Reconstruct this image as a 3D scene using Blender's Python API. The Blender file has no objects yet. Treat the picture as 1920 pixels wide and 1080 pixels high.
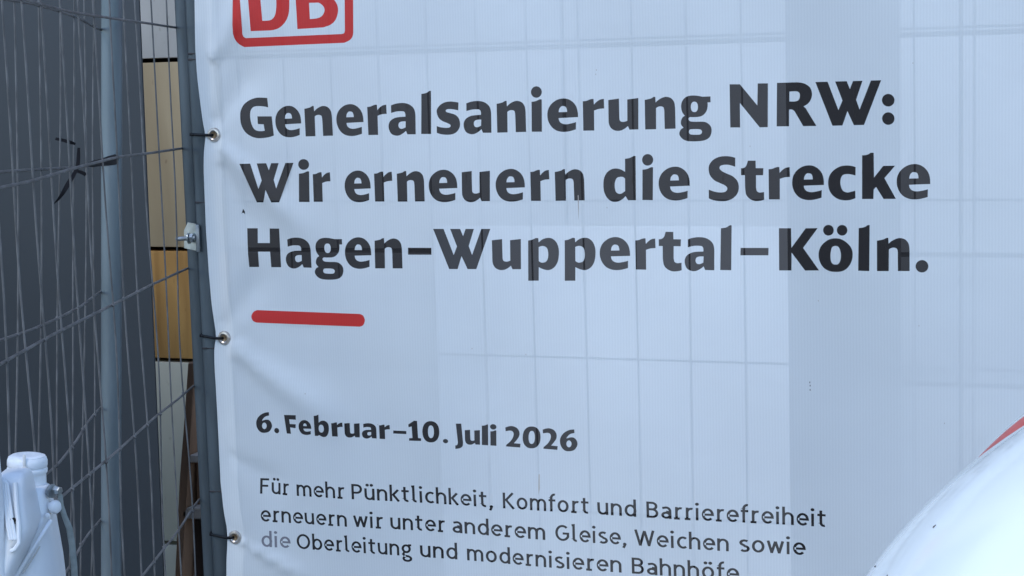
import bpy, bmesh, math, random
import numpy as np
from mathutils import Vector, Matrix
from mathutils.geometry import delaunay_2d_cdt
random.seed(7); rng = np.random.default_rng(7)
S = bpy.context.scene
col = S.collection

# ---------------------------------------------------------------- camera
FPX = 3400.0                       # focal length in photo pixels (1920 wide)
DIST = 3.6                         # metres from the lens to the banner's plane along the optical axis
bu = np.array([9220., 140., -3400.]); bu /= np.linalg.norm(bu)      # banner's right, in lens axes
bd = np.array([840., 28500., 3400.]); bd /= np.linalg.norm(bd)      # world down, in lens axes
bd -= bu * (bu @ bd); bd /= np.linalg.norm(bd)
bn = np.cross(bu, bd)                                               # away through the banner
P0 = np.array([0, 0, DIST])
ZOFF = 1.75 - (P0 @ bd)            # lens stands 1.75 m above the ground
def to_world(p):
    q = np.asarray(p, float) - P0
    return np.array([q @ bu, q @ bn, -(q @ bd) + ZOFF])
def dir_world(e):
    e = np.asarray(e, float); return np.array([e @ bu, e @ bn, -(e @ bd)])
CAM = to_world([0, 0, 0])
def at_depth(x, y, z):             # photo pixel + metres of depth -> world point
    return to_world([(x - 960) / FPX * z, (y - 540) / FPX * z, z])
def ray(x, y):
    return dir_world([(x - 960) / FPX, (y - 540) / FPX, 1.0])
def on_height(x, y, h):            # ... -> point at a known height
    r = ray(x, y); return CAM + r * ((h - CAM[2]) / r[2])
def on_wall(x, y, w):              # ... -> point on the upright plane w metres behind the banner
    r = ray(x, y); return CAM + r * ((w - CAM[1]) / r[1])
def uv_of(x, y):                   # ... -> position on the banner (metres right, metres up)
    p = on_wall(x, y, 0.0); return p[0], p[2]

cam = bpy.data.cameras.new("camera"); cam_ob = bpy.data.objects.new("camera", cam); col.objects.link(cam_ob)
cam.sensor_width = 36.0; cam.lens = FPX / 1920 * 36.0; cam.clip_end = 2000; cam.clip_start = 0.05
m = Matrix.Identity(4)
for i, e in enumerate(([1, 0, 0], [0, -1, 0], [0, 0, -1])):
    d = dir_world(e)
    for j in range(3): m[j][i] = d[j]
for j in range(3): m[j][3] = CAM[j]
cam_ob.matrix_world = m
S.camera = cam_ob

# ---------------------------------------------------------------- light
SUN_EL, SUN_AZ = math.radians(52), math.radians(200)     # high, over the photographer's shoulder, veiled by cloud
wd = bpy.data.worlds.new("World"); S.world = wd; wd.use_nodes = True
nt = wd.node_tree; bg = nt.nodes["Background"]
sky = nt.nodes.new("ShaderNodeTexSky"); sky.sky_type = 'NISHITA'; sky.sun_disc = False
sky.sun_elevation = SUN_EL; sky.sun_rotation = SUN_AZ; sky.air_density = 1.0; sky.dust_density = 0.6; sky.ozone_density = 3.0
nt.links.new(sky.outputs[0], bg.inputs[0]); bg.inputs[1].default_value = 0.15
sl = bpy.data.lights.new("sun", 'SUN'); sl.energy = 0.5; sl.angle = math.radians(14); sl.color = (1.0, 0.97, 0.92)
so = bpy.data.objects.new("sun", sl); col.objects.link(so)
sdir = Vector((math.sin(SUN_AZ) * math.cos(SUN_EL), math.cos(SUN_AZ) * math.cos(SUN_EL), math.sin(SUN_EL)))
so.rotation_euler = sdir.to_track_quat('Z', 'Y').to_euler(); so.location = sdir * 30
S.view_settings.view_transform = 'Standard'; S.view_settings.look = 'None'
S.view_settings.exposure = 1.12; S.view_settings.gamma = 1.0; S.view_settings.use_curve_mapping = False

# ---------------------------------------------------------------- helpers
def link(name, bm, mat, parent=None, smooth=True):
    me = bpy.data.meshes.new(name)
    bmesh.ops.recalc_face_normals(bm, faces=bm.faces[:])
    bm.to_mesh(me); bm.free()
    if smooth:
        me.polygons.foreach_set('use_smooth', [True] * len(me.polygons))
        me.set_sharp_from_angle(angle=math.radians(38))
    if mat: me.materials.append(mat)
    o = bpy.data.objects.new(name, me); col.objects.link(o)
    if parent is not None:
        o.parent = parent; o.matrix_parent_inverse = parent.matrix_world.inverted() if False else Matrix.Translation(-parent.location)
    return o
def tag(o, label=None, cat=None, group=None, kind=None):
    for k, v in (('label', label), ('category', cat), ('group', group), ('kind', kind)):
        if v: o[k] = v
    return o
def thing(name, loc, label, cat, group=None):
    o = bpy.data.objects.new(name, None); col.objects.link(o); o.location = Vector(loc); o.empty_display_size = 0.1
    return tag(o, label, cat, group)
def box(bm, c, sx, sy, sz, bevel=0.0, rot=None):
    r = bmesh.ops.create_cube(bm, size=1.0); vs = r['verts']
    M = Matrix.Translation(Vector(c)) @ (rot.to_4x4() if rot else Matrix.Identity(4)) @ Matrix.Diagonal((sx, sy, sz, 1))
    bmesh.ops.transform(bm, matrix=M, verts=vs)
    if bevel:
        es = list({e for v in vs for e in v.link_edges})
        bmesh.ops.bevel(bm, geom=es, offset=bevel, segments=2, profile=0.6, affect='EDGES')
def tube(bm, pts, r, n=8, caps=True, flat=None):
    pts = [Vector(p) for p in pts]; rings = []
    prev = None
    for i, p in enumerate(pts):
        t = (pts[min(i + 1, len(pts) - 1)] - pts[max(i - 1, 0)]).normalized()
        if prev is None:
            a = t.orthogonal().normalized() if flat is None else (Vector(flat) - t * t.dot(Vector(flat))).normalized()
        else:
            a = (prev - t * t.dot(prev)).normalized()
        prev = a; b = t.cross(a)
        rr = r[i] if isinstance(r, list) else r
        ra, rb = rr if isinstance(rr, tuple) else (rr, rr)
        rings.append([bm.verts.new(p + a * math.cos(k * 2 * math.pi / n) * ra + b * math.sin(k * 2 * math.pi / n) * rb) for k in range(n)])
    for q, w in zip(rings, rings[1:]):
        for k in range(n): bm.faces.new((q[k], q[(k + 1) % n], w[(k + 1) % n], w[k]))
    if caps: bm.faces.new(rings[0][::-1]); bm.faces.new(rings[-1])
def lathe(bm, prof, origin, axis, n=48, up=None):     # prof: (distance along axis, radius)
    ax = Vector(axis).normalized(); a = ax.orthogonal().normalized(); b = ax.cross(a); o = Vector(origin); rings = []
    for h, r in prof:
        if r < 1e-6: rings.append([bm.verts.new(o + ax * h)])
        else: rings.append([bm.verts.new(o + ax * h + (a * math.cos(2 * math.pi * k / n) + b * math.sin(2 * math.pi * k / n)) * r) for k in range(n)])
    for q, w in zip(rings, rings[1:]):
        for k in range(n):
            k2 = (k + 1) % n
            if len(q) == 1 and len(w) == 1: continue
            if len(q) == 1: bm.faces.new((q[0], w[k2], w[k]))
            elif len(w) == 1: bm.faces.new((q[k], q[k2], w[0]))
            else: bm.faces.new((q[k], q[k2], w[k2], w[k]))
    if len(rings[0]) > 1: bm.faces.new(rings[0][::-1])
    if len(rings[-1]) > 1: bm.faces.new(rings[-1])

# ---------------------------------------------------------------- materials
def new_mat(name):
    mt = bpy.data.materials.new(name); mt.use_nodes = True
    return mt, mt.node_tree, mt.node_tree.nodes['Principled BSDF']
def noise_mat(name, c0, c1, scale=8, rough=0.5, metal=0.0, detail=4, stretch=(1, 1, 1), bump=0.0, bscale=60, lo=0.35, hi=0.65, spec=0.5, coat=0.0, rough2=None):
    mt, t, p = new_mat(name)
    tc = t.nodes.new('ShaderNodeTexCoord'); mp = t.nodes.new('ShaderNodeMapping'); mp.inputs['Scale'].default_value = stretch
    t.links.new(tc.outputs['Object'], mp.inputs[0])
    nz = t.nodes.new('ShaderNodeTexNoise'); nz.inputs['Scale'].default_value = scale; nz.inputs['Detail'].default_value = detail
    t.links.new(mp.outputs[0], nz.inputs['Vector'])
    cr = t.nodes.new('ShaderNodeValToRGB'); cr.color_ramp.elements[0].position = lo; cr.color_ramp.elements[1].position = hi
    cr.color_ramp.elements[0].color = (*c0, 1); cr.color_ramp.elements[1].color = (*c1, 1)
    t.links.new(nz.outputs['Fac'], cr.inputs[0]); t.links.new(cr.outputs[0], p.inputs['Base Color'])
    p.inputs['Roughness'].default_value = rough; p.inputs['Metallic'].default_value = metal
    p.inputs['Specular IOR Level'].default_value = spec
    if coat: p.inputs['Coat Weight'].default_value = coat; p.inputs['Coat Roughness'].default_value = 0.08
    if rough2 is not None:
        mr = t.nodes.new('ShaderNodeMapRange'); mr.inputs['To Min'].default_value = rough; mr.inputs['To Max'].default_value = rough2
        t.links.new(nz.outputs['Fac'], mr.inputs[0]); t.links.new(mr.outputs[0], p.inputs['Roughness'])
    if bump:
        n2 = t.nodes.new('ShaderNodeTexNoise'); n2.inputs['Scale'].default_value = bscale; n2.inputs['Detail'].default_value = 3
        t.links.new(mp.outputs[0], n2.inputs['Vector'])
        bp = t.nodes.new('ShaderNodeBump'); bp.inputs['Strength'].default_value = bump; bp.inputs['Distance'].default_value = 0.004
        t.links.new(n2.outputs['Fac'], bp.inputs['Height']); t.links.new(bp.outputs[0], p.inputs['Normal'])
    return mt
M_pole = noise_mat('galvanised tube', (.055, .070, .080), (.10, .122, .135), scale=14, rough=.40, metal=.5, stretch=(1, 1, .25), bump=.15, bscale=90, rough2=.6)
M_pole_old = noise_mat('weathered galvanised tube', (.115, .145, .16), (.20, .24, .26), scale=10, rough=.34, metal=.55, stretch=(1, 1, .2), bump=.12, rough2=.55)
M_wire_dark = noise_mat('shaded wire', (.03, .029, .030), (.06, .058, .06), scale=25, rough=.6, metal=.2)  # contact shade behind the cloth is put into this dark wire colour
M_wire = noise_mat('galvanised wire', (.075, .074, .073), (.15, .147, .145), scale=25, rough=.5, metal=.15)
M_zinc = noise_mat('bright zinc', (.35, .38, .38), (.55, .58, .57), scale=40, rough=.22, metal=.85, rough2=.4)
M_zincdull = noise_mat('dull zinc', (.22, .24, .25), (.34, .36, .37), scale=40, rough=.4, metal=.6)
M_nickel = noise_mat('nickel eyelet', (.42, .38, .34), (.62, .58, .54), scale=120, rough=.28, metal=.8)
M_brass = noise_mat('worn brass', (.16, .11, .06), (.30, .22, .13), scale=160, rough=.4, metal=.4)
M_black = noise_mat('black nylon', (.003, .003, .005), (.006, .006, .008), scale=60, rough=.45, spec=.2)
M_tape = noise_mat('black tape', (.003, .003, .005), (.006, .006, .009), scale=30, rough=.6, spec=.15)
M_hoard = noise_mat('slate grey coated sheet', (.0145, .0195, .0250), (.0225, .029, .036), scale=2.5, rough=.42, stretch=(1, 1, .5), bump=.05, bscale=14, rough2=.5, lo=.2, hi=.8)
M_white = noise_mat('white polyethylene', (.70, .72, .74), (.80, .82, .83), scale=9, rough=.36, bump=.06, bscale=40)
M_grime = noise_mat('grimy white plastic', (.42, .41, .38), (.60, .60, .58), scale=30, rough=.5)
M_strap = noise_mat('grey green rope', (.17, .195, .19), (.26, .29, .28), scale=60, rough=.5)
M_dome = noise_mat('glossy white shell', (.82, .87, .855), (.85, .90, .88), scale=4, rough=.25, coat=1.0)
M_dome.node_tree.nodes['Principled BSDF'].inputs['Coat Roughness'].default_value = .10
M_red = noise_mat('red stripe', (.42, .05, .045), (.52, .07, .06), scale=12, rough=.3)
M_ground = noise_mat('grey paving', (.055, .055, .055), (.10, .098, .095), scale=3, rough=.85, bump=.4, bscale=40)
M_dark = noise_mat('dark joint', (.008, .008, .008), (.015, .014, .013), scale=10, rough=.9)
M_palewall = noise_mat('pale board', (.66, .66, .65), (.72, .72, .71), scale=2, rough=.7)
M_darkpost = noise_mat('dark post', (.03, .032, .04), (.045, .047, .055), scale=4, rough=.6)
def stone(name, c0, c1, seed, st=(1, 1, .38)):
    mt, t, p = new_mat(name)
    tc = t.nodes.new('ShaderNodeTexCoord'); mp = t.nodes.new('ShaderNodeMapping'); mp.inputs['Location'].default_value = (seed * 3.1, seed * 1.7, seed)
    mp.inputs['Scale'].default_value = st
    t.links.new(tc.outputs['Object'], mp.inputs[0])
    nz = t.nodes.new('ShaderNodeTexNoise'); nz.inputs['Scale'].default_value = 3.5; nz.inputs['Detail'].default_value = 8
    nz.inputs['Distortion'].default_value = .6
    t.links.new(mp.outputs[0], nz.inputs['Vector'])
    cr = t.nodes.new('ShaderNodeValToRGB'); cr.color_ramp.elements[0].position = .3; cr.color_ramp.elements[1].position = .7
    cr.color_ramp.elements[0].color = (*c0, 1); cr.color_ramp.elements[1].color = (*c1, 1)
    t.links.new(nz.outputs['Fac'], cr.inputs[0])
    vo = t.nodes.new('ShaderNodeTexNoise'); vo.inputs['Scale'].default_value = 38; vo.inputs['Detail'].default_value = 2
    t.links.new(mp.outputs[0], vo.inputs['Vector'])
    c2 = t.nodes.new('ShaderNodeValToRGB'); c2.color_ramp.elements[0].position = .24; c2.color_ramp.elements[1].position = .32
    c2.color_ramp.elements[0].color = (.55, .48, .40, 1); c2.color_ramp.elements[1].color = (1, 1, 1, 1)
    t.links.new(vo.outputs['Fac'], c2.inputs[0])
    mx = t.nodes.new('ShaderNodeMix'); mx.data_type = 'RGBA'; mx.blend_type = 'MULTIPLY'; mx.inputs['Factor'].default_value = .8
    t.links.new(cr.outputs[0], mx.inputs[6]); t.links.new(c2.outputs[0], mx.inputs[7]); t.links.new(mx.outputs[2], p.inputs['Base Color'])
    p.inputs['Roughness'].default_value = .8
    return mt
def wood(name, c0, c1, seed=0):
    return noise_mat(name, c0, c1, scale=14, rough=.75, stretch=(1, 1, .12), bump=.3, bscale=40)
M_wood = wood('weathered timber', (.16, .085, .045), (.30, .17, .10))
M_woodpale = wood('pale sawn timber', (.40, .33, .27), (.56, .48, .41))
M_wooddark = wood('dark brown timber', (.022, .014, .010), (.05, .03, .022))  # darkest brown, for the pallet's back board and the shell chips

def cloth_mat(name, c, transp, transl, tcol=None, rough=.55):
    """printed banner cloth: woven with tiny holes (part see-through), part of the light soaks through"""
    mt, t, p = new_mat(name); out = t.nodes['Material Output']
    tc = t.nodes.new('ShaderNodeTexCoord')
    nz = t.nodes.new('ShaderNodeTexNoise'); nz.inputs['Scale'].default_value = 3.0; nz.inputs['Detail'].default_value = 5
    t.links.new(tc.outputs['Object'], nz.inputs['Vector'])
    cr = t.nodes.new('ShaderNodeValToRGB'); cr.color_ramp.elements[0].position = .3; cr.color_ramp.elements[1].position = .7
    cr.color_ramp.elements[0].color = (c[0] * .95, c[1] * .95, c[2] * .96, 1); cr.color_ramp.elements[1].color = (*c, 1)
    t.links.new(nz.outputs['Fac'], cr.inputs[0])
    # weave: fine vertical ribs
    wv = t.nodes.new('ShaderNodeTexWave'); wv.wave_type = 'BANDS'; wv.bands_direction = 'X'; wv.inputs['Scale'].default_value = 55
    wv.inputs['Distortion'].default_value = 1.2; wv.inputs['Detail'].default_value = 2; wv.inputs['Detail Scale'].default_value = 1.5
    t.links.new(tc.outputs['Object'], wv.inputs['Vector'])
    wm = t.nodes.new('ShaderNodeMapRange'); wm.inputs['To Min'].default_value = .94; wm.inputs['To Max'].default_value = 1.0
    t.links.new(wv.outputs['Fac'], wm.inputs[0])
    mx = t.nodes.new('ShaderNodeVectorMath'); mx.operation = 'SCALE'
    t.links.new(cr.outputs[0], mx.inputs[0]); t.links.new(wm.outputs[0], mx.inputs['Scale'])
    t.links.new(mx.outputs[0], p.inputs['Base Color']); p.inputs['Roughness'].default_value = rough
    p.inputs['Specular IOR Level'].default_value = .3
    # light creasing
    n3 = t.nodes.new('ShaderNodeTexNoise'); n3.inputs['Scale'].default_value = 6; n3.inputs['Detail'].default_value = 3; n3.inputs['Distortion'].default_value = .8
    t.links.new(tc.outputs['Object'], n3.inputs['Vector'])
    bp = t.nodes.new('ShaderNodeBump'); bp.inputs['Strength'].default_value = .5; bp.inputs['Distance'].default_value = .004
    t.links.new(n3.outputs['Fac'], bp.inputs['Height']); t.links.new(bp.outputs[0], p.inputs['Normal'])
    tl = t.nodes.new('ShaderNodeBsdfTranslucent'); tl.inputs[0].default_value = (*(tcol or c), 1)
    tr = t.nodes.new('ShaderNodeBsdfTransparent'); tr.inputs[0].default_value = (1, 1, 1, 1)
    m1 = t.nodes.new('ShaderNodeMixShader'); m1.inputs[0].default_value = transl
    m2 = t.nodes.new('ShaderNodeMixShader'); m2.inputs[0].default_value = transp
    t.links.new(p.outputs[0], m1.inputs[1]); t.links.new(tl.outputs[0], m1.inputs[2])
    t.links.new(m1.outputs[0], m2.inputs[1]); t.links.new(tr.outputs[0], m2.inputs[2])
    t.links.new(m2.outputs[0], out.inputs[0])
    return mt
M_cloth = cloth_mat('white banner cloth', (.765, .815, .83), .19, .20)
M_ink = cloth_mat('black print', (.013, .0105, .0105), .115, .0, rough=.65)
M_redink = cloth_mat('red print', (.56, .026, .022), .04, .12, rough=.6)
M_fade = cloth_mat('faded grey print', (.20, .20, .23), .12, .1, rough=.6)
M_stain = cloth_mat('brown stain', (.42, .37, .33), .14, .1, rough=.6)
M_faint = cloth_mat('faint stain', (.66, .63, .58), .2, .15, rough=.6)
M_hem = cloth_mat('welded double hem', (.785, .82, .82), .12, .14)

# ---------------------------------------------------------------- the setting
bm = bmesh.new()
bmesh.ops.create_grid(bm, x_segments=8, y_segments=8, size=400)
g = link('ground', bm, M_ground); g['kind'] = 'structure'

# sandstone facade behind everything
WF = 2.0
fac = thing('stone_facade', (-2.0, WF + .12, 0), 'sandstone building facade of stacked beige slabs behind the fence gap', 'building')
bm = bmesh.new(); box(bm, (1.0, WF + .30, 3.0), 12.0, .3, 6.0); link('core_wall', bm, M_dark, fac, smooth=False)
M_st = [stone('pale sandstone', (.47, .46, .42), (.62, .61, .57), 1), stone('tan sandstone', (.37, .285, .165), (.52, .42, .26), 2),
        stone('ochre sandstone', (.30, .145, .032), (.58, .33, .10), 3, (4.5, 4.5, .4)), stone('beige sandstone', (.46, .43, .325), (.60, .57, .45), 4),
        stone('cream sandstone', (.46, .435, .33), (.60, .575, .45), 5), stone('grey sandstone', (.38, .375, .36), (.45, .44, .43), 6), stone('dark basalt', (.235, .235, .23), (.285, .285, .28), 7)]
zj = [on_wall(298, y, WF)[2] for y in (-330, 113, 467, 675, 1017, 1250)]
zj = [5.6, zj[0] + .55, zj[0]] + zj[1:] + [0.05]
xl = on_wall(30, 400, WF)[0]; xr = on_wall(425, 400, WF)[0]
xcols = [xl - 2.4, xl - 1.2, xl, xr, xr + 1.2, xr + 2.4, xr + 3.6, xr + 4.8]
order = [3, 3, 0, 1, 2, 4, 3, 4]
for ci in range(len(xcols) - 1):
    for ri in range(len(zj) - 1):
        z1, z0 = zj[ri], zj[ri + 1]
        if z1 - z0 < .05: continue
        j = .0055
        mi = order[ri] if ci <= 2 else (5 if ri <= 3 else 6)
        bm = bmesh.new(); box(bm, ((xcols[ci] + xcols[ci + 1]) / 2, WF + .06, (z0 + z1) / 2), xcols[ci + 1] - xcols[ci] - 2 * j, .12, z1 - z0 - 2.6 * j, bevel=.004)
        o = link('stone_slab', bm, M_st[mi], fac)
        if ri == 4 and ci == 2: o['label'] = 'ochre yellow stone slab'

# smooth slate grey hoarding behind the mesh fences
zh = 4.35
yh = at_depth(282, 540, zh)[1]; e0 = on_wall(260, 0, yh); e1 = on_wall(306, 1080, yh)
xe = (e0[0] + e1[0]) / 2
hb = thing('hoarding_panel', (xe - 1.2, yh, 0), 'smooth slate grey hoarding sheet standing behind the two meshes at left', 'hoarding')
bm = bmesh.new()
box(bm, (xe - 1.2, yh + .004, 1.5), 2.4, .006, 3.0, bevel=.0015)
lean = (e0[0] - e1[0]) / (e0[2] - e1[2])
for v in bm.verts: v.co.x += lean * (v.co.z - (e0[2] + e1[2]) / 2)
link('sheet', bm, M_hoard, hb)
bm = bmesh.new(); box(bm, (xe - .7, yh + .05, 1.4), .06, .08, 2.8, bevel=.005); link('back_frame', bm, M_zincdull, hb)

# things standing behind the banner, seen through the cloth
pa = on_wall(807, 425, 1.6); pw = on_wall(1575, 425, 1.6)[0] - pa[0]
pb = thing('pale_board', (pa[0] + pw / 2, 1.62, 0), 'pale board showing through the banner as a lighter area below the headline', 'board')
bm = bmesh.new(); box(bm, (pa[0] + pw / 2, 1.62, pa[2] / 2 + .02), pw, .03, pa[2] - .04, bevel=.003); link('sheet', bm, M_palewall, pb)
bm = bmesh.new(); box(bm, (pa[0] + .4, 1.675, pa[2] / 2), .06, .07, pa[2] - .1, bevel=.003); link('batten', bm, M_wood, pb)
q0 = on_wall(1477, 600, .10); q1 = on_wall(1662, 600, .10)
pt = thing('steel_post', ((q0[0] + q1[0]) / 2, .2, 0), 'broad dark post showing through the banner as a darker vertical band', 'post')
bm = bmesh.new(); box(bm, ((q0[0] + q1[0]) / 2, .2, 1.3), q1[0] - q0[0], .2, 2.6, bevel=.006); link('shaft', bm, M_darkpost, pt)
bm = bmesh.new(); box(bm, ((q0[0] + q1[0]) / 2, .2, .012), .34, .34, .024, bevel=.004); link('base_plate', bm, M_darkpost, pt)

# ---------------------------------------------------------------- printed banner
def parse(s):
    out = []
    for tok in s.split():
        sm = tok.endswith('*'); x, y = tok.rstrip('*').split(','); out.append((float(x), float(y), sm))
    return out
def smooth_poly(pts, n=5):
    N = len(pts); res = []
    allsm = all(p[2] for p in pts)
    for i in range(N):
        p1, p2 = pts[i], pts[(i + 1) % N]
        if not p1[2] and not p2[2]:
            res.append((p1[0], p1[1])); continue
        p0 = pts[i - 1] if p1[2] or allsm else p1
        p3 = pts[(i + 2) % N] if p2[2] or allsm else p2
        for k in range(n):
            t = k / n
            f = lambda a: .5 * ((2 * p1[a]) + (-p0[a] + p2[a]) * t + (2 * p0[a] - 5 * p1[a] + 4 * p2[a] - p3[a]) * t * t + (-p0[a] + 3 * p1[a] - 3 * p2[a] + p3[a]) * t ** 3)
            res.append((f(0), f(1)))
    return res
def ell(cx, cy, rx, ry, n=26, p=2.0):
    o = []
    for k in range(n):
        a = 2 * math.pi * k / n; c, s = math.cos(a), math.sin(a)
        o.append((cx + rx * math.copysign(abs(c) ** (2 / p), c), cy + ry * math.copysign(abs(s) ** (2 / p), s)))
    return o
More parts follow.
